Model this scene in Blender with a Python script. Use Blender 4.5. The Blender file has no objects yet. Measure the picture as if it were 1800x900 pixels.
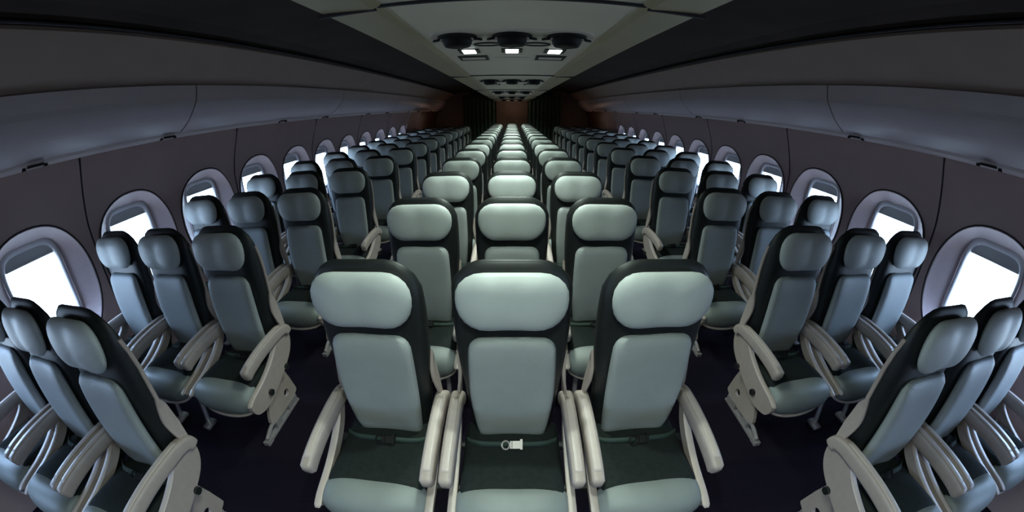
import bpy, math, random
from mathutils import Vector, Matrix
sc = bpy.context.scene
COL = sc.collection
PI = math.pi

# ------------------------------------------------------------------ camera
CAM_Z = 1.63
PITCH = 0.406
F_PX = 620.0                       # stereographic wide-angle lens, focal length in pixels of the 1800 px frame
cd = bpy.data.cameras.new('camera')
cam = bpy.data.objects.new('camera', cd); COL.objects.link(cam)
cam.location = (0, 0, CAM_Z)
cam.rotation_euler = (PI/2 - PITCH, 0, 0)
sc.camera = cam
cd.type = 'PANO'
cd.sensor_fit = 'HORIZONTAL'
cd.sensor_width = 36.0; cd.sensor_height = 18.0
cd.clip_start = 0.02; cd.clip_end = 200
def fit_poly():
    # least squares of theta(r) = 2 atan(r / 2f) by a quartic in r (millimetres on the sensor)
    f = F_PX*36.0/1800.0
    n = 200; rs = [20.5*(i+0.5)/n for i in range(n)]
    A = [[0.0]*4 for _ in range(4)]; b = [0.0]*4
    for r in rs:
        t = 2*math.atan(r/(2*f)); p = [r, r*r, r**3, r**4]
        for i in range(4):
            b[i] += p[i]*t
            for j in range(4): A[i][j] += p[i]*p[j]
    for i in range(4):
        d = A[i][i]
        for j in range(4): A[i][j] /= d
        b[i] /= d
        for k in range(4):
            if k != i:
                m = A[k][i]
                for j in range(4): A[k][j] -= m*A[i][j]
                b[k] -= m*b[i]
    return b
K = fit_poly()
cy = cd
cy.panorama_type = 'FISHEYE_LENS_POLYNOMIAL'
cy.fisheye_fov = math.radians(200)
cy.fisheye_polynomial_k0 = 0.0
cy.fisheye_polynomial_k1 = -K[0]
cy.fisheye_polynomial_k2 = -K[1]
cy.fisheye_polynomial_k3 = -K[2]
cy.fisheye_polynomial_k4 = -K[3]

# ------------------------------------------------------------------ world, exposure, lamps
DAY = 22.0
CEIL_W = 38.0
world = bpy.data.worlds.new('sky'); sc.world = world
world.use_nodes = True
bg = world.node_tree.nodes['Background']
bg.inputs[1].default_value = DAY
nt = world.node_tree                    # bright overcast sky above the horizon, duller ground below it
tc = nt.nodes.new('ShaderNodeTexCoord'); sx_ = nt.nodes.new('ShaderNodeSeparateXYZ'); rp = nt.nodes.new('ShaderNodeValToRGB')
mr = nt.nodes.new('ShaderNodeMapRange'); mr.inputs['From Min'].default_value = -1; mr.inputs['From Max'].default_value = 1
nt.links.new(tc.outputs['Generated'], sx_.inputs[0]); nt.links.new(sx_.outputs['Z'], mr.inputs['Value'])
nt.links.new(mr.outputs[0], rp.inputs[0]); nt.links.new(rp.outputs[0], bg.inputs[0])
e = rp.color_ramp.elements; e[0].position = 0.42; e[0].color = (0.20, 0.25, 0.33, 1); e[1].position = 0.60; e[1].color = (0.44, 0.63, 1.0, 1)
sc.view_settings.view_transform = 'Standard'
sc.view_settings.look = 'None'
sc.view_settings.gamma = 1.0
sc.view_settings.use_curve_mapping = False
sc.view_settings.exposure = 0.0

# ------------------------------------------------------------------ layout numbers
ROW = 0.833
Y_MID, Y_SIDE = 0.995, 0.587
N_MID, N_SIDE = 15, 14
XA, SEAT_W = 1.517, 0.49
WIN0, WINP = 1.06, 0.83
Y_BACK, Y_WINEND, Y_END = -3.09, 10.6, 13.6

def lamp(name, kind, loc, energy, color, **kw):
    l = bpy.data.lights.new(name, kind); l.energy = energy; l.color = color
    for k, v in kw.items(): setattr(l, k, v)
    o = bpy.data.objects.new(name, l); COL.objects.link(o); o.location = loc
    return o
UNIT_Y = [1.78 + 2.5*k for k in range(-2, 5)]
def cabin_lights():
    for k, y in enumerate(UNIT_Y):
        for x in (-0.247, 0.0, 0.247):
            lamp('reading_fill_spot', 'SPOT', (x, y+0.40, 1.955), CEIL_W*0.3, (0.86, 1.0, 0.92), spot_size=math.radians(120), spot_blend=1.0, shadow_soft_size=0.01)  # nearest unit's lamps are lit; spots under the dark units are added fill
    for k in range(-2, 15):
        lamp('headrest_fill_spot', 'SPOT', (0, Y_MID+ROW*k-0.70, 1.965), CEIL_W, (0.82, 1.0, 0.88), spot_size=math.radians(142), spot_blend=1.0, shadow_soft_size=0.02)  # unseen spots without fixtures, added to light the middle block's headrests
cabin_lights()
lamp('rear_warm_fill', 'POINT', (0, 12.7, 1.93), 4.0, (1.0, 0.62, 0.42), shadow_soft_size=0.02)  # unseen warm fill added for the reddish glow at the far end
for sx in (-1, 1): lamp('rear_side_fill', 'POINT', (sx*2.2, 12.3, 1.15), 1.5, (1.0, 0.60, 0.42), shadow_soft_size=0.02)  # added warm fill, no visible fixtures, to bring out the brown rear walls

# ------------------------------------------------------------------ materials
def mat(name, color, rough=0.5, metal=0.0, noise=0.0, nscale=40.0, bump=0.0, bscale=300.0, spec=0.5, emit=None, es=0.0, coat=0.0, kind='noise'):
    m = bpy.data.materials.new(name); m.use_nodes = True
    nt = m.node_tree; p = nt.nodes['Principled BSDF']
    p.inputs['Roughness'].default_value = rough; p.inputs['Metallic'].default_value = metal
    p.inputs['Specular IOR Level'].default_value = spec
    p.inputs['Coat Weight'].default_value = coat
    tc = nt.nodes.new('ShaderNodeTexCoord')
    n = nt.nodes.new('ShaderNodeTexNoise'); n.inputs['Scale'].default_value = nscale; n.inputs['Detail'].default_value = 4
    nt.links.new(tc.outputs['Object'], n.inputs['Vector'])
    r = nt.nodes.new('ShaderNodeValToRGB')
    r.color_ramp.elements[0].position = 0.3; r.color_ramp.elements[1].position = 0.7
    r.color_ramp.elements[0].color = tuple(c*(1-noise) for c in color)+(1,)
    r.color_ramp.elements[1].color = tuple(min(1, c*(1+noise)) for c in color)+(1,)
    nt.links.new(n.outputs['Fac'], r.inputs['Fac']); nt.links.new(r.outputs['Color'], p.inputs['Base Color'])
    if bump:
        if kind == 'noise':
            b = nt.nodes.new('ShaderNodeTexNoise'); b.inputs['Scale'].default_value = bscale; out = b.outputs['Fac']
        else:
            b = nt.nodes.new('ShaderNodeTexVoronoi'); b.inputs['Scale'].default_value = bscale; out = b.outputs['Distance']
        nt.links.new(tc.outputs['Object'], b.inputs['Vector'])
        bm = nt.nodes.new('ShaderNodeBump'); bm.inputs['Strength'].default_value = bump; bm.inputs['Distance'].default_value = 0.002
        nt.links.new(out, bm.inputs['Height']); nt.links.new(bm.outputs['Normal'], p.inputs['Normal'])
    if emit:
        p.inputs['Emission Color'].default_value = emit+(1,); p.inputs['Emission Strength'].default_value = es
    return m
M = {}
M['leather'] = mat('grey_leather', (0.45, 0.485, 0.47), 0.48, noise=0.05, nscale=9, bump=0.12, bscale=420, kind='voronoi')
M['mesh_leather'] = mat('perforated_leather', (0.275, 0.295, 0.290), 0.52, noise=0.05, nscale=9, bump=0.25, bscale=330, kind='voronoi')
M['nose'] = mat('dimmed_leather', (0.205, 0.225, 0.218), 0.5, noise=0.05, nscale=9, bump=0.12, bscale=420, kind='voronoi')  # the seats' grey leather darkened, standing for weaker light on the front roll
M['shell'] = mat('black_seat_shell', (0.010, 0.012, 0.012), 0.45, noise=0.2, bump=0.1)
M['pan'] = mat('dark_seat_fabric', (0.011, 0.015, 0.014), 0.8, spec=0.2, noise=0.2, nscale=60, bump=0.3, bscale=500)
M['arm'] = mat('beige_plastic', (0.365, 0.300, 0.272), 0.40, noise=0.04, bump=0.04)
M['strip'] = mat('pale_plastic_edge', (0.50, 0.42, 0.385), 0.38, noise=0.03)
M['leg'] = mat('grey_metal_leg', (0.30, 0.27, 0.27), 0.4, metal=0.3, noise=0.1)
M['belt'] = mat('seat_belt_webbing', (0.016, 0.034, 0.027), 0.7, bump=0.4, bscale=600)
M['steel'] = mat('buckle_steel', (0.42, 0.38, 0.37), 0.5, metal=0.6)
M['carpet'] = mat('dark_purple_carpet', (0.009, 0.006, 0.013), 0.95, spec=0.1, noise=0.35, nscale=120, bump=0.6, bscale=700)
M['wall'] = mat('mauve_wall_panel', (0.38, 0.265, 0.255), 0.55, noise=0.03, nscale=5, bump=0.06, bscale=250)
M['surround'] = mat('window_surround', (0.44, 0.345, 0.345), 0.5, noise=0.03, bump=0.05)
M['winframe'] = mat('window_frame_plastic', (0.66, 0.63, 0.65), 0.4)
M['shade'] = mat('window_shade_plastic', (0.60, 0.60, 0.62), 0.5)
M['seam'] = mat('dark_seam', (0.012, 0.011, 0.014), 0.7)
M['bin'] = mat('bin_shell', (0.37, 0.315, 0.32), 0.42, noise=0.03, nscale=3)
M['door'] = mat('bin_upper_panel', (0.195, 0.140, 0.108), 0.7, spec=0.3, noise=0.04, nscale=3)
M['lip'] = mat('bin_lip', (0.50, 0.42, 0.41), 0.4)  # paler than the bin shell, standing for the light caught on the lip
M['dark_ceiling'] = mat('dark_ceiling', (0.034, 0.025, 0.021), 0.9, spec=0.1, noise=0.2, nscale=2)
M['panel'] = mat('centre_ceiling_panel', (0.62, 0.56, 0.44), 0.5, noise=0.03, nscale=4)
M['olive'] = mat('olive_ceiling_edge', (0.34, 0.29, 0.18), 0.55, noise=0.04, nscale=4)
M['black'] = mat('black_plastic', (0.006, 0.006, 0.006), 0.6, spec=0.2)
M['unit'] = mat('service_unit_plastic', (0.56, 0.51, 0.42), 0.45)
M['lens_on'] = mat('lit_lens', (0.8, 0.85, 0.8), 0.3, emit=(0.86, 1.0, 0.93), es=9.0)
M['lens_off'] = mat('unlit_lens', (0.05, 0.05, 0.05), 0.2)
M['brown'] = mat('reddish_brown_partition', (0.045, 0.018, 0.010), 0.5, noise=0.35, nscale=3)
M['green'] = mat('dark_green_curtain', (0.012, 0.036, 0.022), 0.8, noise=0.3, nscale=6)
M['rear'] = mat('rear_passage_panel', (0.12, 0.09, 0.075), 0.6, noise=0.15, nscale=3)
def glass():
    m = bpy.data.materials.new('window_glass'); m.use_nodes = True; nt = m.node_tree
    for n in list(nt.nodes):
        if n.type == 'BSDF_PRINCIPLED': nt.nodes.remove(n)
    out = [n for n in nt.nodes if n.type == 'OUTPUT_MATERIAL'][0]
    t = nt.nodes.new('ShaderNodeBsdfTransparent'); t.inputs[0].default_value = (0.97, 1.0, 0.99, 1)
    g = nt.nodes.new('ShaderNodeBsdfGlossy'); g.inputs['Roughness'].default_value = 0.05
    mx = nt.nodes.new('ShaderNodeMixShader'); mx.inputs[0].default_value = 0.05
    nt.links.new(t.outputs[0], mx.inputs[1]); nt.links.new(g.outputs[0], mx.inputs[2]); nt.links.new(mx.outputs[0], out.inputs[0])
    return m
M['glass'] = glass()

# ------------------------------------------------------------------ mesh helpers
def new_mesh(name, verts, faces, m, smooth=True):
    me = bpy.data.meshes.new(name)
    me.from_pydata([tuple(v) for v in verts], [], faces); me.validate()
    me.materials.append(m)
    if smooth: me.polygons.foreach_set('use_smooth', [True]*len(me.polygons))
    me.update()
    return me
def obj(name, me, parent=None, loc=None):
    o = bpy.data.objects.new(name, me); COL.objects.link(o)
    if parent: o.parent = parent
    if loc: o.location = loc
    return o
def tag(o, label, cat, group=None, kind=None):
    o['label'] = label; o['category'] = cat
    if group: o['group'] = group
    if kind: o['kind'] = kind
    return o
def struct(o): o['kind'] = 'structure'; return o
class MB:
    """collects shapes for one mesh"""
    def __init__(s): s.v = []; s.f = []
    def add(s, v, f):
        n = len(s.v); s.v += [tuple(p) for p in v]; s.f += [tuple(i+n for i in q) for q in f]; return s
    def box(s, c, d, rot=None):
        v = [Vector(((i & 1)*2-1, ((i >> 1) & 1)*2-1, ((i >> 2) & 1)*2-1)) for i in range(8)]
        v = [Vector((a.x*d[0]/2, a.y*d[1]/2, a.z*d[2]/2)) for a in v]
        if rot: v = [rot @ a for a in v]
        v = [a+Vector(c) for a in v]
        return s.add(v, [(0, 2, 3, 1), (4, 5, 7, 6), (0, 1, 5, 4), (2, 6, 7, 3), (0, 4, 6, 2), (1, 3, 7, 5)])
    def prism(s, poly, x0, x1, bev=0.0):
        """poly in (y, z), extruded along x; bev insets the rims a little for a soft edge"""
        n = len(poly)
        cyy = sum(p[0] for p in poly)/n; czz = sum(p[1] for p in poly)/n
        # inset along edge normals
        def inset(d):
            out = []
            area = sum(poly[i][0]*poly[(i+1) % n][1]-poly[(i+1) % n][0]*poly[i][1] for i in range(n))
            sg = 1 if area > 0 else -1
            for i in range(n):
                a, b, c = Vector(poly[i-1]), Vector(poly[i]), Vector(poly[(i+1) % n])
                e1 = (b-a).normalized(); e2 = (c-b).normalized()
                nn = Vector((-(e1.y+e2.y), e1.x+e2.x))*sg
                if nn.length > 1e-6: nn.normalize()
                out.append((b.x+nn.x*d, b.y+nn.y*d))
            return out
        sgn = 1 if x1 > x0 else -1
        rings = [(x0, bev), (x0+sgn*bev, 0), (x1-sgn*bev, 0), (x1, bev)] if bev else [(x0, 0), (x1, 0)]
        v = []; f = []
        for x, d in rings:
            v += [(x, q[0], q[1]) for q in (inset(d) if d else poly)]
        for r in range(len(rings)-1):
            for i in range(n):
                j = (i+1) % n; f.append((r*n+i, r*n+j, (r+1)*n+j, (r+1)*n+i))
        f.append(tuple(range(n-1, -1, -1))); f.append(tuple((len(rings)-1)*n+i for i in range(n)))
        return s.add(v, f)
    def tube(s, pts, r, seg=8, caps=True):
        pts = [Vector(p) for p in pts]; v = []; f = []
        rr = r if isinstance(r, (list, tuple)) else [r]*len(pts)
        for i, p in enumerate(pts):
            t = (pts[min(i+1, len(pts)-1)]-pts[max(i-1, 0)]).normalized()
            a = t.cross(Vector((0, 0, 1)) if abs(t.z) < 0.9 else Vector((1, 0, 0))).normalized(); b = t.cross(a)
            for k in range(seg):
                an = 2*PI*k/seg; v.append(p+(a*math.cos(an)+b*math.sin(an))*rr[i])
        for i in range(len(pts)-1):
            for k in range(seg):
                k2 = (k+1) % seg; f.append((i*seg+k, i*seg+k2, (i+1)*seg+k2, (i+1)*seg+k))
        if caps: f += [tuple(range(seg)), tuple((len(pts)-1)*seg+k for k in range(seg-1, -1, -1))]
        return s.add(v, f)
    def lathe(s, prof, seg=24, c=(0, 0, 0)):
        v = []; f = []
        for r, z in prof:
            for k in range(seg):
                a = 2*PI*k/seg; v.append((c[0]+r*math.cos(a), c[1]+r*math.sin(a), c[2]+z))
        for i in range(len(prof)-1):
            for k in range(seg):
                k2 = (k+1) % seg; f.append((i*seg+k, i*seg+k2, (i+1)*seg+k2, (i+1)*seg+k))
        f += [tuple(range(seg-1, -1, -1)), tuple((len(prof)-1)*seg+k for k in range(seg))]
        return s.add(v, f)
    def mesh(s, name, m, smooth=False): return new_mesh(name, s.v, s.f, m, smooth)

def pad(name, W, H, Tf, Tb, R, warp, m, N=14, ex=4):
    """a cushion: rounded-rectangle outline of half-sizes W x H (x, z) and corner radius R, bulging Tf to the front (-y) and Tb to the back"""
    v = []; idx = {}; f = []
    def pt(i, j, side):
        u = -1+2*i/N; w = -1+2*j/N
        u = math.sin(u*PI/2)*0.5+u*0.5; w = math.sin(w*PI/2)*0.5+w*0.5
        r = max(abs(u), abs(w)); x, z = u*W, w*H
        cx = max(-(W-R), min(W-R, x)); cz = max(-(H-R), min(H-R, z)); dx, dz = x-cx, z-cz
        d = math.hypot(dx, dz)
        if d > 1e-9:
            k = max(abs(dx), abs(dz))/d; x, z = cx+dx*k, cz+dz*k
        t = (max(0.0, 1-abs(u)**ex)*max(0.0, 1-abs(w)**ex))**0.5
        y = -Tf*t if side == 0 else Tb*t
        key = (i, j, 0 if r > 0.99999 else side)
        if key not in idx:
            idx[key] = len(v); v.append(warp(x, y, z))
        return idx[key]
    for side in (0, 1):
        for i in range(N):
            for j in range(N):
                q = [pt(i, j, side), pt(i+1, j, side), pt(i+1, j+1, side), pt(i, j+1, side)]
                if side: q.reverse()
                f.append(tuple(q))
    return new_mesh(name, v, f, m)

def pad_polar(name, W, H, Tf, Tb, R, warp, m, N=40, rings=9, ex=2.4):
    """the same cushion on a polar grid, for soft pillow shapes without corner creases"""
    out = []
    for k in range(N):
        a = 2*PI*(k+0.5)/N; c, s_ = math.cos(a), math.sin(a)
        lo, hi = 0.0, 1.0
        for _ in range(30):                    # where the ray leaves the rounded rectangle
            t = (lo+hi)/2; x, z = abs(c)*t, abs(s_)*t
            dx, dz = max(0.0, x-(W-R)), max(0.0, z-(H-R))
            if dx*dx+dz*dz < R*R and x < W and z < H: lo = t
            else: hi = t
        out.append((c*lo, s_*lo))
    v = []; f = []
    def ring(r, side):
        t = max(0.0, 1-r**ex)**0.5; i0 = len(v)
        for x, z in out: v.append(warp(x*r, (-Tf if side == 0 else Tb)*t, z*r))
        return i0
    rs = [math.sin(PI/2*i/rings) for i in range(1, rings)]
    rim = ring(1.0, 0)
    for side in (0, 1):
        prev = rim
        for r in reversed(rs):
            cur = ring(r, side)
            for k in range(N):
                k2 = (k+1) % N; q = (prev+k, prev+k2, cur+k2, cur+k); f.append(q if side == 0 else q[::-1])
            prev = cur
        c0 = len(v); v.append(warp(0, -Tf if side == 0 else Tb, 0))
        for k in range(N):
            q = (prev+k, prev+(k+1) % N, c0); f.append(q if side == 0 else q[::-1])
    return new_mesh(name, v, f, m)

def sweep(name, path, hw, hh, m, n=4.0, seg=16, tilt=0.0, x_off=None, endr=True):
    """bar following path [(y, z)] in the yz plane; superellipse section, half-width hw (x), half-height hh (in plane)"""
    v = []; f = []; P = [Vector((0, a, b)) for a, b in path]
    L = len(P); st = []
    for i, p in enumerate(P):
        t = (P[min(i+1, L-1)]-P[max(i-1, 0)]).normalized(); nrm = Vector((0, -t.z, t.y))
        w = hw[i] if isinstance(hw, (list, tuple)) else hw; h = hh[i] if isinstance(hh, (list, tuple)) else hh
        st.append((p, t, nrm, w, h, x_off[i] if x_off else 0))
    if endr:
        p, t, nn, w, h, xo = st[0]; st.insert(0, (p-t*0.012, t, nn, w*0.62, h*0.62, xo))
        p, t, nn, w, h, xo = st[-1]; st.append((p+t*0.012, t, nn, w*0.62, h*0.62, xo))
    for p, t, nn, w, h, xo in st:
        for k in range(seg):
            a = 2*PI*(k+0.5)/seg; c, s_ = math.cos(a), math.sin(a)
            cx = math.copysign(abs(c)**(2/n), c)*w; cz = math.copysign(abs(s_)**(2/n), s_)*h
            q = p+nn*cz; v.append((cx+xo, q.y, q.z))
    for i in range(len(st)-1):
        for k in range(seg):
            k2 = (k+1) % seg; f.append((i*seg+k, i*seg+k2, (i+1)*seg+k2, (i+1)*seg+k))
    f += [tuple(range(seg-1, -1, -1)), tuple((len(st)-1)*seg+k for k in range(seg))]
    return new_mesh(name, v, f, m)
def bez(pts, n=8):
    """Catmull-Rom through pts (tuples)"""
    P = [Vector(p) for p in pts]; out = []
    for i in range(len(P)-1):
        a = P[max(i-1, 0)]; b = P[i]; c = P[i+1]; d = P[min(i+2, len(P)-1)]
        for k in range(n):
            t = k/n; out.append(tuple(0.5*((2*b)+(c-a)*t+(2*a-5*b+4*c-d)*t*t+(3*b-a-3*c+d)*t**3)))
    out.append(tuple(P[-1])); return out

# ------------------------------------------------------------------ the cabin: setting
def wall_x(z):
    if z > 1.67: return 2.75
    if z > 1.2: return 2.90-0.15*((z-1.2)/0.47)**1.3
    if z < 0.7: return 2.90-0.22*((0.7-z)/0.7)**1.6
    return 2.90
WZ = 0.915; WA, WB = 0.365, 0.425          # window surround: centre height, half-width (y), half-height (z)
def sup(a, n): return (math.copysign(abs(math.cos(a))**(2/n), math.cos(a)), math.copysign(abs(math.sin(a))**(2/n), math.sin(a)))
def build_walls(sx, side):
    v = []; f = []
    i0, i1 = -5, 10
    ys = [WIN0+WINP*(i-0.5) for i in range(i0, i1+2)]
    ztop, zbot = 1.70, 0.0
    for i in range(i0, i1+1):
        yc = WIN0+WINP*i; a0, a1 = yc-WINP/2, yc+WINP/2
        # angles incl. the corners of the cell
        base = [2*PI*k/48 for k in range(48)]
        cor = [math.atan2(z-WZ, y-yc) % (2*PI) for y in (a0, a1) for z in (zbot, ztop)]
        an = sorted(set([round(t, 6) for t in base+cor]))
        rings = []
        for r in (0, 0.12, 0.3, 0.5, 0.75, 1.0):
            ring = []
            for t in an:
                cx, sz = math.cos(t), math.sin(t)
                q = (abs(cx/WA)**2.2+abs(sz/WB)**2.2)**(-1/2.2)
                p0 = (q*cx, q*sz)
                lim = min(((WINP/2)/abs(cx)) if abs(cx) > 1e-9 else 1e9, ((ztop-WZ)/sz) if sz > 1e-9 else (((zbot-WZ)/sz) if sz < -1e-9 else 1e9))
                p1 = (lim*cx, lim*sz)
                ring.append((p0[0]*(1-r)+p1[0]*r, p0[1]*(1-r)+p1[1]*r))
            rings.append(ring)
        n0 = len(v); n = len(an)
        for ring in rings:
            for dy, dz in ring: v.append((sx*wall_x(WZ+dz), yc+dy, WZ+dz))
        for r in range(len(rings)-1):
            for k in range(n):
                k2 = (k+1) % n; q = (n0+r*n+k, n0+r*n+k2, n0+(r+1)*n+k2, n0+(r+1)*n+k)
                f.append(q if sx > 0 else q[::-1])
    yb = WIN0+WINP*(i0-0.5); ye = WIN0+WINP*(i1+0.5)
    def strip(ya, yb_):
        zz = [0, 0.2, 0.4, 0.7, 1.2, 1.35, 1.5, 1.7]; n0 = len(v)
        for z in zz: v.append((sx*wall_x(z), ya, z)); v.append((sx*wall_x(z), yb_, z))
        for k in range(len(zz)-1): f.append((n0+2*k, n0+2*k+1, n0+2*k+3, n0+2*k+2))
    strip(ye, 11.0)
    n0 = len(v)
    for z in (1.68, 2.5): v.append((sx*2.752, yb, z)); v.append((sx*2.752, Y_END, z))
    f.append((n0, n0+1, n0+3, n0+2))
    o = struct(obj('wall_'+side, new_mesh('wall_'+side, v, f, M['wall'])))
    # the reddish brown rear stretch of wall
    v2 = []; f2 = []
    zz = [0, 0.4, 0.7, 1.2, 1.35, 1.5, 1.7]
    for z in zz: v2.append((sx*(wall_x(z)-0.004), 10.96, z)); v2.append((sx*(wall_x(z)-0.004), Y_END, z))
    for k in range(len(zz)-1): f2.append((2*k, 2*k+1, 2*k+3, 2*k+2))
    struct(obj('wall_rear_'+side, new_mesh('wall_rear', v2, f2, M['brown'])))
    return o
build_walls(-1, 'left'); build_walls(1, 'right')

def seam_strip(name, pts, w, m, off):
    """narrow strip through pts (x, y, z), width w along y"""
    v = []; f = []
    for x, y, z in pts: v += [(x, y-w/2, z), (x, y+w/2, z)]
    n = len(pts)
    v += [(x+off, y, z) for x, y, z in v[:2*n]]
    for k in range(n-1):
        f += [(2*k, 2*k+1, 2*k+3, 2*k+2), (2*n+2*k, 2*n+2*k+2, 2*n+2*k+3, 2*n+2*k+1)]
        f += [(2*k, 2*k+2, 2*n+2*k+2, 2*n+2*k), (2*k+1, 2*n+2*k+1, 2*n+2*k+3, 2*k+3)]
    return struct(obj(name, new_mesh(name, v, f, m, False)))
tn = 1
for sx in (-1, 1):
    for k in range(-2, 6):
        y = WIN0+WINP*(2*k+0.5)+0.02
        if y < Y_BACK+0.05 or y > 10.9: continue
        seam_strip('trim_%d' % tn, [(sx*(wall_x(z)-0.003), y, z) for z in (0, 0.2, 0.4, 0.7, 0.95, 1.2, 1.3, 1.4, 1.5, 1.6, 1.68)], 0.012, M['seam'], sx*0.02)
        tn += 1

def window(sx, i, n):
    """window i: dished oval surround, rounded frame, part-lowered shade and clear pane"""
    yc = WIN0+WINP*i
    root = bpy.data.objects.new('window_%d' % n, None); COL.objects.link(root); root.location = (sx*2.9, yc, WZ); struct(root)
    N = 48; v = []; f = []
    PA, PB, PD = 0.190, 0.300, 0.10
    prof = [(0.0, -0.004), (0.03, -0.012), (0.08, -0.004), (0.35, 0.025), (0.7, 0.06), (1.0, PD-0.01)]
    for r, d in prof:
        for k in range(N):
            a = 2*PI*k/N; c1, s1 = sup(a, 2.2); c2, s2 = sup(a, 5.0)
            dy = c1*WA*(1-r)+c2*PA*(r)*1.12; dz = s1*WB*(1-r)+(s2*PB*1.08)*r
            wx = wall_x(WZ+dz)-2.9
            v.append((sx*(wx*(1-r)+d), dy, dz))
    for r in range(len(prof)-1):
        for k in range(N):
            k2 = (k+1) % N; f.append((r*N+k, (r+1)*N+k, (r+1)*N+k2, r*N+k2))
    obj('window_surround', new_mesh('window_surround', v, f, M['surround']), root)
    # raised dark ring modelled as the shadow gap round the oval
    v = []; f = []
    for k in range(N):
        a = 2*PI*k/N; c1, s1 = sup(a, 2.2)
        for g, dx in ((0.0, -0.006), (0.009, -0.006), (0.009, 0.01), (0.0, 0.01)):
            dy = c1*(WA+g); dz = s1*(WB+g)
            v.append((sx*(wall_x(WZ+dz)-2.9+dx), dy, dz))
    for k in range(N):
        k2 = (k+1) % N
        for q in range(4):
            q2 = (q+1) % 4; f.append((k*4+q, k2*4+q, k2*4+q2, k*4+q2))
    obj('surround_shadow_ring', new_mesh('surround_shadow_ring', v, f, M['seam']), root)
    # inner frame ring
    v = []; f = []
    for g, d in ((1.13, PD-0.012), (1.06, PD-0.02), (0.98, PD-0.008), (0.96, PD+0.03)):
        for k in range(N):
            a = 2*PI*k/N; c2, s2 = sup(a, 5.0); v.append((sx*d, c2*PA*g, s2*PB*g))
    for r in range(3):
        for k in range(N):
            k2 = (k+1) % N; f.append((r*N+k, (r+1)*N+k, (r+1)*N+k2, r*N+k2))
    obj('window_frame', new_mesh('window_frame', v, f, M['winframe']), root)
    b = MB(); b.box((sx*(PD+0.012), 0, 0.262), (0.006, PA*2.0, 0.090)); b.box((sx*(PD+0.006), 0, 0.219), (0.014, PA*1.8, 0.012))
    obj('window_shade', b.mesh('window_shade', M['shade']), root)
    b = MB(); b.box((sx*(PD+0.035), 0, 0), (0.006, PA*2.1, PB*2.1))
    obj('pane', b.mesh('pane', M['glass']), root)
    # portal: tells the renderer where daylight comes in
    l = lamp('daylight_portal', 'AREA', (sx*(2.9+PD+0.05), yc, WZ), 1.0, (1, 1, 1), shape='RECTANGLE', size=PB*2, size_y=PA*2)
    l.data.cycles.is_portal = True
    l.rotation_euler = (0, sx*PI/2, 0)
n = 1
for sx in (-1, 1):
    for i in range(-4, 11): window(sx, i, n); n += 1

# floor
b = MB(); b.box((0, (Y_BACK+Y_END)/2, -0.03), (5.9, Y_END-Y_BACK, 0.06)); struct(obj('floor', b.mesh('floor', M['carpet'])))
# walls behind the camera and at the far end
b = MB(); b.box((0, Y_BACK-0.03, 1.25), (6.0, 0.06, 2.6)); struct(obj('wall_back', b.mesh('wall_back', M['wall'])))
b = MB(); b.box((0, Y_END+0.03, 1.25), (6.0, 0.06, 2.6)); struct(obj('wall_front', b.mesh('wall_front', M['rear'])))
# ceiling over the aisles, dark, and the centre spine that carries the service units
def ext(name, prof, m, y0=Y_BACK, y1=Y_END, thick=None, smooth=False):
    v = []; f = []
    for x, z in prof: v += [(x, y0, z), (x, y1, z)]
    for k in range(len(prof)-1): f.append((2*k, 2*k+1, 2*k+3, 2*k+2))
    return obj(name, new_mesh(name, v, f, m, smooth))
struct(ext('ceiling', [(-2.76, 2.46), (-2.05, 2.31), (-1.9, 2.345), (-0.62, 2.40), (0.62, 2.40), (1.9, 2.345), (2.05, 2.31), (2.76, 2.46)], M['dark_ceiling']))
for sx, nm in ((-1, 1), (1, 2)):
    struct(ext('ceiling_edge_%d' % nm, [(sx*0.66, 2.40), (sx*0.645, 2.03), (sx*0.615, 1.985), (sx*0.44, 1.975), (sx*0.415, 1.985), (sx*0.41, 1.992)], M['olive']))
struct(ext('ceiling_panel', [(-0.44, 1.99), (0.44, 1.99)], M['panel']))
tn0 = tn
for y in (1.17, 3.7, 6.2, 8.7, 11.2):
    b = MB(); b.box((0, y, 1.986), (0.86, 0.012, 0.01)); b.box((-0.53, y, 1.978), (0.20, 0.012, 0.012)); b.box((0.53, y, 1.978), (0.20, 0.012, 0.012))
    struct(obj('trim_%d' % tn, b.mesh('ceiling_seam', M['seam']))); tn += 1
for sx in (-1, 1):     # shadow gap between the aisle ceiling and the bins
    b = MB(); b.box((sx*2.045, (Y_BACK+Y_END)/2, 2.287), (0.016, Y_END-Y_BACK, 0.010)); struct(obj('trim_%d' % tn, b.mesh('shadow_gap', M['seam']))); tn += 1

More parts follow.
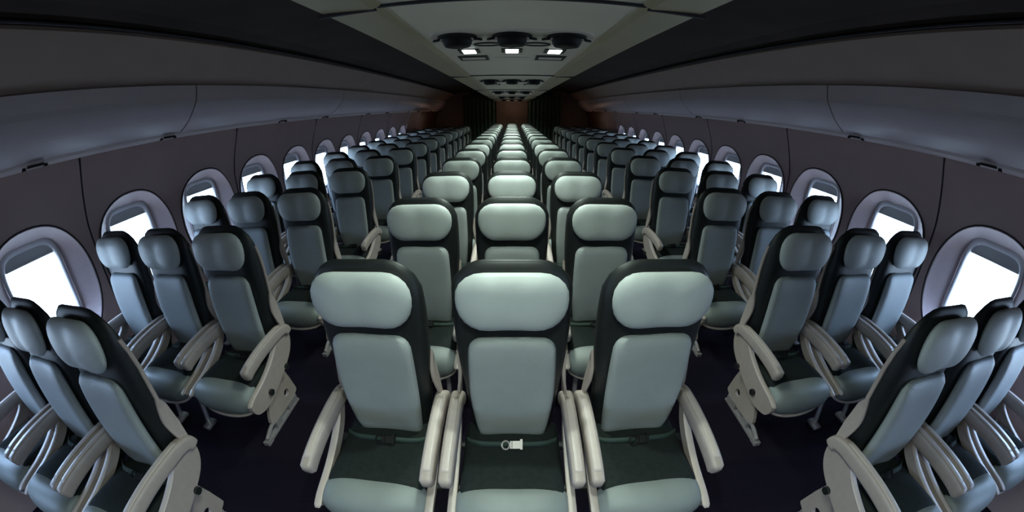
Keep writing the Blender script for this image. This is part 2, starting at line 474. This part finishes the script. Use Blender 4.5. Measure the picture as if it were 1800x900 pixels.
# ------------------------------------------------------------------ overhead bins
BINL = 2.745; BIN0 = 2.365-2*BINL
bprof = bez([(2.428, 2.043), (2.437, 1.975), (2.458, 1.913), (2.54, 1.813), (2.625, 1.745), (2.705, 1.700)], 4)
def make_bin(sx, y0, y1, label, seen):
    root = bpy.data.objects.new('overhead_bin', None); COL.objects.link(root); root.location = (sx*2.43, y0, 1.69)
    tag(root, label, 'overhead bin', 'overhead bins along the cabin sides')
    g = 0.007; ox = sx*2.43; L = y1-y0
    def sh(pr, nm, m, smooth=True, gap=g):
        v = []; f = []
        for x, z in pr: v += [(sx*x-ox, gap, z-1.69), (sx*x-ox, L-gap, z-1.69)]
        n_ = len(pr)
        for k in range(n_): 
            k2 = (k+1) % n_; q = (2*k, 2*k+1, 2*k2+1, 2*k2); f.append(q)
        f.append(tuple(2*k for k in range(n_))); f.append(tuple(2*k+1 for k in range(n_-1, -1, -1)))
        me = new_mesh(nm, v, f, m, False)
        if smooth:
            for p in me.polygons:
                if len(p.vertices) == 4: p.use_smooth = True
        return obj(nm, me, root)
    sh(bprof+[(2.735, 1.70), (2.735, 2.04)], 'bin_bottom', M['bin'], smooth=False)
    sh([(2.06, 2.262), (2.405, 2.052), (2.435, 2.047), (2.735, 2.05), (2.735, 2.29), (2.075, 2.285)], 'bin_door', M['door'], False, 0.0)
    sh([(2.690, 1.707), (2.700, 1.690), (2.720, 1.672), (2.736, 1.668), (2.738, 1.70), (2.720, 1.715)], 'bin_lip', M['lip'], False, 0.0)
    for yy in (L-0.12, 1.55):
        b = MB(); b.box((sx*2.70-ox, yy, 0.0-0.006), (0.035, 0.10, 0.014)); b.box((sx*2.715-ox, yy-0.07, -0.012), (0.02, 0.02, 0.02)); b.box((sx*2.715-ox, yy+0.07, -0.012), (0.02, 0.02, 0.02))
        obj('latch', b.mesh('latch', M['black']), root)
ordn = ['nearest', 'second', 'third', 'fourth', 'fifth', 'sixth', 'seventh', 'eighth', 'ninth', 'tenth', 'eleventh', 'twelfth', 'thirteenth', 'fourteenth', 'fifteenth']
for sx, sd in ((-1, 'left'), (1, 'right')):
    k = 0; y = BIN0
    seenk = 0
    while y < Y_END-0.6:
        y1 = y+BINL if y+BINL < Y_END-0.5 else Y_END-0.01
        if y1 > 0.2:
            lab = ('rounded grey overhead bin above the %s windows, %s along the cabin' % (sd, 'nearest' if seenk == 0 else ordn[seenk]+' one'))
            make_bin(sx, max(y, Y_BACK), y1, lab, True); seenk += 1
        else:
            make_bin(sx, max(y, Y_BACK), y1, 'rounded grey overhead bin behind the viewpoint on the %s' % sd, False)
        y += BINL

# ------------------------------------------------------------------ passenger service units
def service_unit(y, lit, label):
    root = bpy.data.objects.new('passenger_service_unit', None); COL.objects.link(root); root.location = (0, y, 1.99)
    tag(root, label, 'service panel', 'service panels under the centre ceiling')
    # body: slim rounded plate
    def warp(x, yy, z): return (x, z+0.27, yy-0.004)
    v = MB(); 
    poly = []
    for k in range(32):
        c, s_ = sup(2*PI*k/32, 8); poly.append((c*0.385, s_*0.50+0.35))
    vv = [(p[0], p[1], -0.004) for p in poly]+[(p[0]*1.015, (p[1]-0.35)*1.015+0.35, 0.004) for p in poly]
    v.add(vv, [tuple(range(32))]+[(k, (k+1) % 32, 32+(k+1) % 32, 32+k) for k in range(32)])
    obj('unit_plate', v.mesh('unit_plate', M['unit'], False), root)
    for x in (-0.255, 0.0, 0.255):
        g = obj('air_vent', MB().lathe([(0.094, -0.002), (0.092, -0.012), (0.078, -0.016), (0.070, -0.014), (0.068, -0.036), (0.058, -0.052), (0.034, -0.057), (0.012, -0.054)], 28).mesh('air_vent', M['black'], True), root, (x, -0.02, 0))
        for s_ in (-1, 1):
            b = MB(); b.tube([(s_*0.060, -0.01, -0.014), (s_*0.088, -0.02, -0.020), (s_*0.112, 0.0, -0.020), (s_*0.098, 0.035, -0.010)], 0.006, 8)
            obj('vent_prong', b.mesh('vent_prong', M['black'], True), g)
            b = MB(); b.tube([(s_*0.080, 0.045, -0.014), (s_*0.084, 0.0, -0.018), (s_*0.070, -0.03, -0.020)], 0.005, 6)
            obj('vent_rim_glint', b.mesh('vent_glint', M['unit'], True), g)  # pale tube modelled as a glint on the black vent
    for x in (-0.247, 0.0, 0.247):
        b = MB(); b.box((0, 0, -0.006), (0.12, 0.13, 0.006)); fr = obj('reading_light', b.mesh('reading_light', M['black']), root, (x, 0.40, 0))
        b = MB(); b.box((0, 0, -0.010), (0.072, 0.12, 0.005)); ln = obj('lens', b.mesh('lens', M['lens_on'] if lit else M['lens_off']), fr)
    for s_ in (-1, 1):
        v = []; f = []
        for k in range(24):
            a = 2*PI*k/24
            for (ra, rb, z) in ((0.075, 0.050, -0.003), (0.075, 0.050, -0.009), (0.066, 0.036, -0.009), (0.066, 0.036, -0.003)):
                v.append((math.cos(a)*ra, math.sin(a)*rb, z))
        for k in range(24):
            for q in range(4): f.append((k*4+q, ((k+1) % 24)*4+q, ((k+1) % 24)*4+(q+1) % 4, k*4+(q+1) % 4))
        obj('speaker_ring', new_mesh('speaker_ring', v, f, M['black']), root, (s_*0.127, 0.19, 0))
        b = MB(); b.box((0, 0, -0.006), (0.19, 0.20, 0.005)); so = obj('sign_slot', b.mesh('sign_slot', M['black']), root, (s_*0.25, 0.69, 0))
        b = MB(); b.box((0, 0.0, -0.0095), (0.15, 0.075, 0.003)); obj('slot_cover', b.mesh('slot_cover', M['unit']), so)
    b = MB(); b.box((0, 0.69, -0.006), (0.22, 0.03, 0.005)); b.box((0, 0.60, -0.006), (0.16, 0.05, 0.005)); obj('call_panel', b.mesh('call_panel', M['unit']), root)
sn = 0
for y in UNIT_Y:
    if y < 0: continue
    service_unit(y, sn == 0, 'grey overhead service panel with three black air vents, %s' % ('nearest the camera, its reading lights lit' if sn == 0 else ordn[sn]+' along the ceiling, lights off'))
    sn += 1

# ------------------------------------------------------------------ the far end
def curtain(x0, x1, label):
    v = []; f = []; n_ = 60
    for k in range(n_+1):
        x = x0+(x1-x0)*k/n_; dy = 0.03*math.sin(k*0.9)
        v += [(x, 13.15+dy, 0.02), (x, 13.15+dy, 2.2 if abs(x) > 0.66 else 1.97)]
    n2 = len(v); v += [(a, b_+0.02, c) for a, b_, c in v]
    for k in range(n_):
        f.append((2*k, 2*k+1, 2*k+3, 2*k+2)); f.append((n2+2*k, n2+2*k+2, n2+2*k+3, n2+2*k+1))
    tag(obj('curtain', new_mesh('curtain', v, f, M['green'])), label, 'curtain')
curtain(-1.75, -0.56, 'dark green curtain closing the left aisle at the far end')
curtain(0.56, 1.75, 'dark green curtain closing the right aisle at the far end')

# ------------------------------------------------------------------ seats
HZ = 1.053
def m_headrest():
    def w(x, y, z):
        k = abs(x)/0.18
        yy = y*(1-0.16*math.exp(-(x/0.05)**2))-0.026-0.008*k**2+0.06*z
        return (x*(1-0.05*(z/0.105)*(-1)), yy, HZ+z)
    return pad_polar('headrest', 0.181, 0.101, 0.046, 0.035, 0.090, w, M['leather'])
def m_backrest():
    def w(x, y, z):
        t = (z+0.285)/0.57                     # 0 bottom, 1 top
        wf = 0.78+0.66*t-0.48*t*t
        yy = y-0.014-0.018*math.sin(t*PI)+0.03*max(0, 0.25-t)*2
        yy += -0.012*(x/0.15)**2
        return (x*wf, yy, 0.625+z)
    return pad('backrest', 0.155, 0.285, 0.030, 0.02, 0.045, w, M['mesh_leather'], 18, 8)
def shell_w(z):
    t = max(0.0, min(1.0, (0.92-z)/0.60)); q = max(0.0, (z-1.02)/0.17)
    return 0.205*(1-0.27*t**1.4)*(1-0.10*q*q)
def m_shell():
    def w(x, y, z):
        zz = 0.757+z; q = max(0.0, min(1.0, (zz-0.98)/0.20))
        return (x*shell_w(zz)/0.205, (y+0.046)*(1-0.55*q)+0.004*q, zz)
    return pad_polar('seat_shell', 0.205, 0.424, 0.062, 0.020, 0.110, w, M['shell'], 72, 14, 8)
def m_pan():
    def w(x, y, z): return (x, z-0.145, 0.420+(-y)-0.05*(z+0.14)*0-0.02*(x/0.19)**2*0+0.03*(-z))
    return pad('seat_cushion', 0.188, 0.180, 0.022, 0.10, 0.03, w, M['pan'], 12, 8)
def m_nose():
    prof = bez([(-0.300, 0.440), (-0.335, 0.450), (-0.385, 0.436), (-0.416, 0.400), (-0.424, 0.350), (-0.408, 0.300), (-0.36, 0.272), (-0.31, 0.275), (-0.275, 0.33), (-0.280, 0.40), (-0.300, 0.440)], 3)[:-1]
    cy_, cz_ = -0.345, 0.368; v = []; f = []; n_ = len(prof); S = 22
    for s_ in range(S+1):
        u = math.sin((-1+2*s_/S)*PI/2); sc_ = max(0.0, 1-abs(u)**3.6)**(1/2.2)
        sc_ = 0.30+0.70*sc_ if abs(u) < 0.9999 else 0.30
        for a, b_ in prof:
            x = u*0.200*(1.0 if sc_ > 0.5 else 1.0)
            v.append((x, cy_+(a-cy_)*(0.35+0.65*sc_)+0.012*(u*u), cz_+(b_-cz_)*sc_))
    for s_ in range(S):
        for k in range(n_):
            k2 = (k+1) % n_; f.append((s_*n_+k, (s_+1)*n_+k, (s_+1)*n_+k2, s_*n_+k2))
    f += [tuple(range(n_)), tuple(S*n_+k for k in range(n_-1, -1, -1))]
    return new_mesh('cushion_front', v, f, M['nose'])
def m_rim():
    pts = [(0.198*math.sin(t), -0.31-0.085*max(0, math.cos(t))**0.6, 0.345-0.075*max(0, math.cos(t))**0.6) for t in [(-1+2*k/20)*PI/2 for k in range(21)]]
    return MB().tube(pts, 0.010, 8).mesh('cushion_rim', M['strip'], True)
arm_path = bez([(0.062, 0.522), (0.048, 0.548), (0.00, 0.562), (-0.10, 0.562), (-0.20, 0.555), (-0.29, 0.540), (-0.340, 0.525)], 4)
def m_arm():
    n_ = len(arm_path)
    return sweep('armrest', arm_path, [0.0285-0.005*i/(n_-1) for i in range(n_)], [0.026+0.008*min(1, (i/(n_-1))*2.2) for i in range(n_)], M['arm'], 4.2, 20)
def m_arm_highlight():  # pale strip modelled as the highlight line along the arm top
    p = [(y, z+0.0345) for y, z in arm_path[8:-2]]
    return sweep('arm_highlight', p, 0.013, 0.0025, M['strip'], 4, 10, endr=False)
cres_out = bez([(0.072, 0.548), (0.066, 0.47), (0.025, 0.405), (-0.06, 0.352), (-0.16, 0.31), (-0.28, 0.275), (-0.375, 0.295), (-0.405, 0.345)], 4)
cres_in = bez([(-0.400, 0.375), (-0.36, 0.392), (-0.25, 0.418), (-0.16, 0.455), (-0.09, 0.500), (-0.045, 0.555), (0.0, 0.575), (0.05, 0.575)], 4)
def m_side(slim=False):
    """crescent side panel between the arm joint and the cushion front"""
    b = MB()
    N_ = len(cres_out); v = []; f = []
    inn = cres_in[::-1]; outer = cres_out
    if slim:                                  # a slim curved bar instead of the broad crescent
        outer = []
        for i in range(N_):
            a = Vector(inn[max(i-1, 0)]); c = Vector(inn[min(i+1, N_-1)]); t = (c-a).normalized(); w = 0.026+0.022*math.sin(PI*i/(N_-1))
            outer.append((inn[i][0]-t.y*w, inn[i][1]+t.x*w))
    X0, X1 = -0.012, 0.012
    # ladder of quads between outer and inner curve
    for x, sg in ((X0, 0), (X1, 1)):
        for k in range(N_):
            v.append((x, *outer[k])); v.append((x, *inn[k]))
    o2 = 2*N_
    for k in range(N_-1):
        f.append((2*k, 2*k+1, 2*k+3, 2*k+2)); f.append((o2+2*k, o2+2*k+2, o2+2*k+3, o2+2*k+1))
        f.append((2*k, 2*k+2, o2+2*k+2, o2+2*k)); f.append((2*k+1, o2+2*k+1, o2+2*k+3, 2*k+3))
    f.append((0, o2, o2+1, 1)); k = N_-1; f.append((2*k, 2*k+1, o2+2*k+1, o2+2*k))
    b.add(v, f)
    me = b.mesh('side_panel', M['arm'], False)
    return me
def m_side_edge():
    return sweep('side_panel_edge', cres_in[:-4], 0.0155, 0.005, M['strip'], 3, 10)
def m_back_frame(full):
    """pale edge strip running up the side of the back, flaring out above the arm joint"""
    b = MB()
    wing = bez([(0.046, 0.80), (0.030, 0.74), (0.018, 0.68), (0.022, 0.62), (0.034, 0.575)], 3)
    rear = [(0.072, 0.56), (0.078, 0.64), (0.074, 0.74)]
    b.prism(wing+rear, -0.006, 0.006, 0.002)
    p = [(0.050, 0.78), (0.050, 0.86), (0.050, 0.93), (0.044, 1.00), (0.032, 1.06)]
    if full: b.prism([(a-0.008, c) for a, c in p]+[(a+0.008, c) for a, c in p[::-1]], -0.006, 0.006, 0.0015)
    def off(z):
        k = max(0.0, min(1.0, (0.74-z)/0.15)); k = k*k*(3-2*k); a = shell_w(z)+0.003
        return a+(0.212-a)*k-0.213
    b.v = [(x+off(z), y, z) for x, y, z in b.v]
    return b.mesh('back_frame', M['arm'], False)
def m_leg_plate():
    b = MB()
    poly = bez([(-0.06, 0.40), (0.00, 0.30), (0.048, 0.11), (0.044, 0.07), (-0.03, 0.050), (-0.21, 0.050), (-0.255, 0.075), (-0.25, 0.12), (-0.18, 0.27), (-0.13, 0.37)], 2)
    n_ = len(poly); hc = (-0.045, 0.13); R_ = 0.026
    v = []; f = []
    # plate face with a round hole: ring of hole points matched to the outline by angle
    hole = []
    for p in poly:
        a = math.atan2(p[1]-hc[1], p[0]-hc[0]); hole.append((hc[0]+R_*math.cos(a), hc[1]+R_*math.sin(a)))
    for x in (-0.010, 0.010):
        for p in poly: v.append((x, *p))
        for p in hole: v.append((x, *p))
    for k in range(n_):
        k2 = (k+1) % n_
        f.append((k, k2, n_+k2, n_+k)); f.append((2*n_+k, 3*n_+k, 3*n_+k2, 2*n_+k2))
        f.append((k, 2*n_+k, 2*n_+k2, k2)); f.append((n_+k, n_+k2, 3*n_+k2, 3*n_+k))
    b.add(v, f)
    return b.mesh('leg', M['arm'], False)
def m_foot():
    b = MB(); b.box((0, -0.03, 0.030), (0.030, 0.10, 0.055)); b.box((0, -0.20, 0.035), (0.026, 0.06, 0.05)); b.tube([(0, -0.22, 0.075), (0, -0.29, 0.055), (0, -0.335, 0.03)], 0.013, 8); b.box((0, -0.335, 0.012), (0.04, 0.05, 0.024)); b.box((0, -0.15, 0.008), (0.035, 0.36, 0.014))
    return b.mesh('foot', M['leg'], False)
def m_leg(front):
    b = MB()
    if front: b.tube([(0, -0.24, 0.36), (0, -0.27, 0.20), (0, -0.30, 0.02)], 0.014, 8); b.box((0, -0.30, 0.012), (0.05, 0.08, 0.024))
    else: b.tube([(0, -0.05, 0.36), (0, -0.02, 0.2), (0, 0.03, 0.02)], 0.016, 8); b.box((0, 0.03, 0.012), (0.05, 0.08, 0.024))
    return b.mesh('leg', M['leg'], True)
def m_base():
    b = MB(); b.box((0, -0.17, 0.335), (0.36, 0.26, 0.035)); b.tube([(-0.24, -0.05, 0.355), (0.24, -0.05, 0.355)], 0.018, 8); b.tube([(-0.24, -0.24, 0.33), (0.24, -0.24, 0.33)], 0.018, 8)
    return b.mesh('base_frame', M['shell'], False)
def m_belt():
    b = MB(); pts = bez([(-0.18, -0.075, 0.440), (-0.12, -0.102, 0.450), (0.0, -0.108, 0.456), (0.12, -0.102, 0.450), (0.18, -0.075, 0.440)], 5)
    v = []; f = []
    for p in pts: v += [(p[0], p[1], p[2]+0.007), (p[0], p[1]-0.014, p[2]-0.007), (p[0], p[1]-0.011, p[2]-0.009), (p[0], p[1]+0.003, p[2]+0.005)]
    for k in range(len(pts)-1):
        for q in range(4): f.append((4*k+q, 4*(k+1)+q, 4*(k+1)+(q+1) % 4, 4*k+(q+1) % 4))
    f += [(0, 1, 2, 3), tuple(4*(len(pts)-1)+q for q in (3, 2, 1, 0))]
    b.add(v, f); return b.mesh('seat_belt', M['belt'], True)
def m_buckle(mm):
    b = MB(); r = Matrix.Rotation(math.radians(40), 3, 'X')
    b.box((0.016, -0.122, 0.462), (0.030, 0.030, 0.012), r); b.box((0.036, -0.120, 0.462), (0.009, 0.040, 0.016), r); b.box((-0.004, -0.122, 0.462), (0.006, 0.030, 0.010), r)
    pts = [(-0.024+0.015*math.cos(a), -0.124+0.014*math.sin(a), 0.462+0.008*math.sin(a)) for a in [2*PI*k/14 for k in range(15)]]
    b.tube(pts, 0.004, 6); return b.mesh('buckle', M[mm], False)
MESH = dict(headrest=m_headrest(), backrest=m_backrest(), shell=m_shell(), pan=m_pan(), nose=m_nose(), rim=m_rim(), arm=m_arm(), highlight=m_arm_highlight(),
            side=m_side(), side_slim=m_side(True), side_edge=m_side_edge(), frame=m_back_frame(True), frame_low=m_back_frame(False), plate=m_leg_plate(), foot=m_foot(), leg_f=m_leg(True), leg_r=m_leg(False), base=m_base(), belt=m_belt(), buckle=m_buckle('steel'), buckle_dark=m_buckle('black'))
GROUP = 'airliner seats set in rows of nine'
def make_seat(plate=0, detail=2, side=0, silver=0):
    """plate: -1/+1 puts the leg plate on that side, 0 the thin legs; detail drops parts that are a pixel or less far away"""
    r = bpy.data.objects.new('airliner_chair', None); COL.objects.link(r)
    sh = obj('seat_shell', MESH['shell'], r)
    obj('backrest', MESH['backrest'], r); obj('headrest', MESH['headrest'], r)
    obj('seat_cushion', MESH['pan'], r)
    nz = obj('cushion_front', MESH['nose'], r); nz['label'] = 'pale leather front roll of the cushion'
    if detail > 0: obj('cushion_rim', MESH['rim'], nz)
    obj('base_frame', MESH['base'], r)
    for s in (-1, 1):
        a = obj('armrest', MESH['arm'], r, (s*(0.2155 if side else 0.2205), 0, 0))
        if detail > 1: obj('arm_highlight', MESH['highlight'], a)
        p = obj('side_panel', MESH['side' if s == plate else 'side_slim'], r, (s*0.212, 0, 0))
        if detail > 0: obj('side_panel_edge', MESH['side_edge'], p)
        fr = obj('back_frame', MESH['frame' if side else 'frame_low'], r, (s*0.213, 0, 0)); fr.scale = (s, 1, 1)
    if plate:
        l = obj('leg', MESH['plate'], r, (plate*0.128, 0, 0)); obj('foot', MESH['foot'], l)
        obj('leg', MESH['leg_r'], r, (-plate*0.15, 0, 0))
    else:
        for s in (-1, 1): obj('leg', MESH['leg_f'], r, (s*0.13, 0, 0))
        obj('leg', MESH['leg_r'], r)
    if detail > 1:
        bl = obj('seat_belt', MESH['belt'], r); k = obj('buckle', MESH['buckle' if silver else 'buckle_dark'], bl)
        if silver: k['label'] = 'silver metal belt buckle'
    return r
KIDS = {}
def kids(o):
    return [c for c in bpy.data.objects if c.parent == o]
def copy_seat(key, loc):
    src, parts = KIDS[key]
    r = src.copy(); COL.objects.link(r); r.location = loc
    for p, subs in parts:
        c = p.copy(); COL.objects.link(c); c.parent = r
        for s_ in subs:
            d = s_.copy(); COL.objects.link(d); d.parent = c
    return r
used = set()
def put(key, loc):
    if key not in KIDS:
        r = make_seat(*key); KIDS[key] = (r, [(c, kids(c)) for c in kids(r)]); r.location = loc
        return r
    return copy_seat(key, loc)
def rowname(k): return 'front row' if k == 0 else ordn[k]+' row back'
for k in range(N_MID):
    det = 2 if k < 4 else (1 if k < 8 else 0)
    for c in (-1, 0, 1):
        o = put((0, det, 0, int(k == 0 and c == 0)), (c*0.505, Y_MID+ROW*k, 0))
        where = {-1: 'left seat', 0: 'centre seat', 1: 'right seat'}[c]
        extra = ', silver buckle showing' if (k == 0 and c == 0) else ''
        tag(o, 'pale green-grey leather seat, %s of the middle block, %s%s' % (where, rowname(k), extra), 'seat', GROUP)
for sx, sd in ((-1, 'left'), (1, 'right')):
    for k in range(N_SIDE):
        det = 2 if k < 4 else (1 if k < 8 else 0)
        for c in range(3):
            o = put((-sx if c == 0 else 0, det, 1), (sx*(XA+SEAT_W*c), Y_SIDE+ROW*k, 0))
            where = ('aisle seat', 'middle seat', 'window seat')[c]
            tag(o, 'blue-grey leather airliner seat, %s of the %s block, %s' % (where, sd, rowname(k)), 'seat', GROUP)
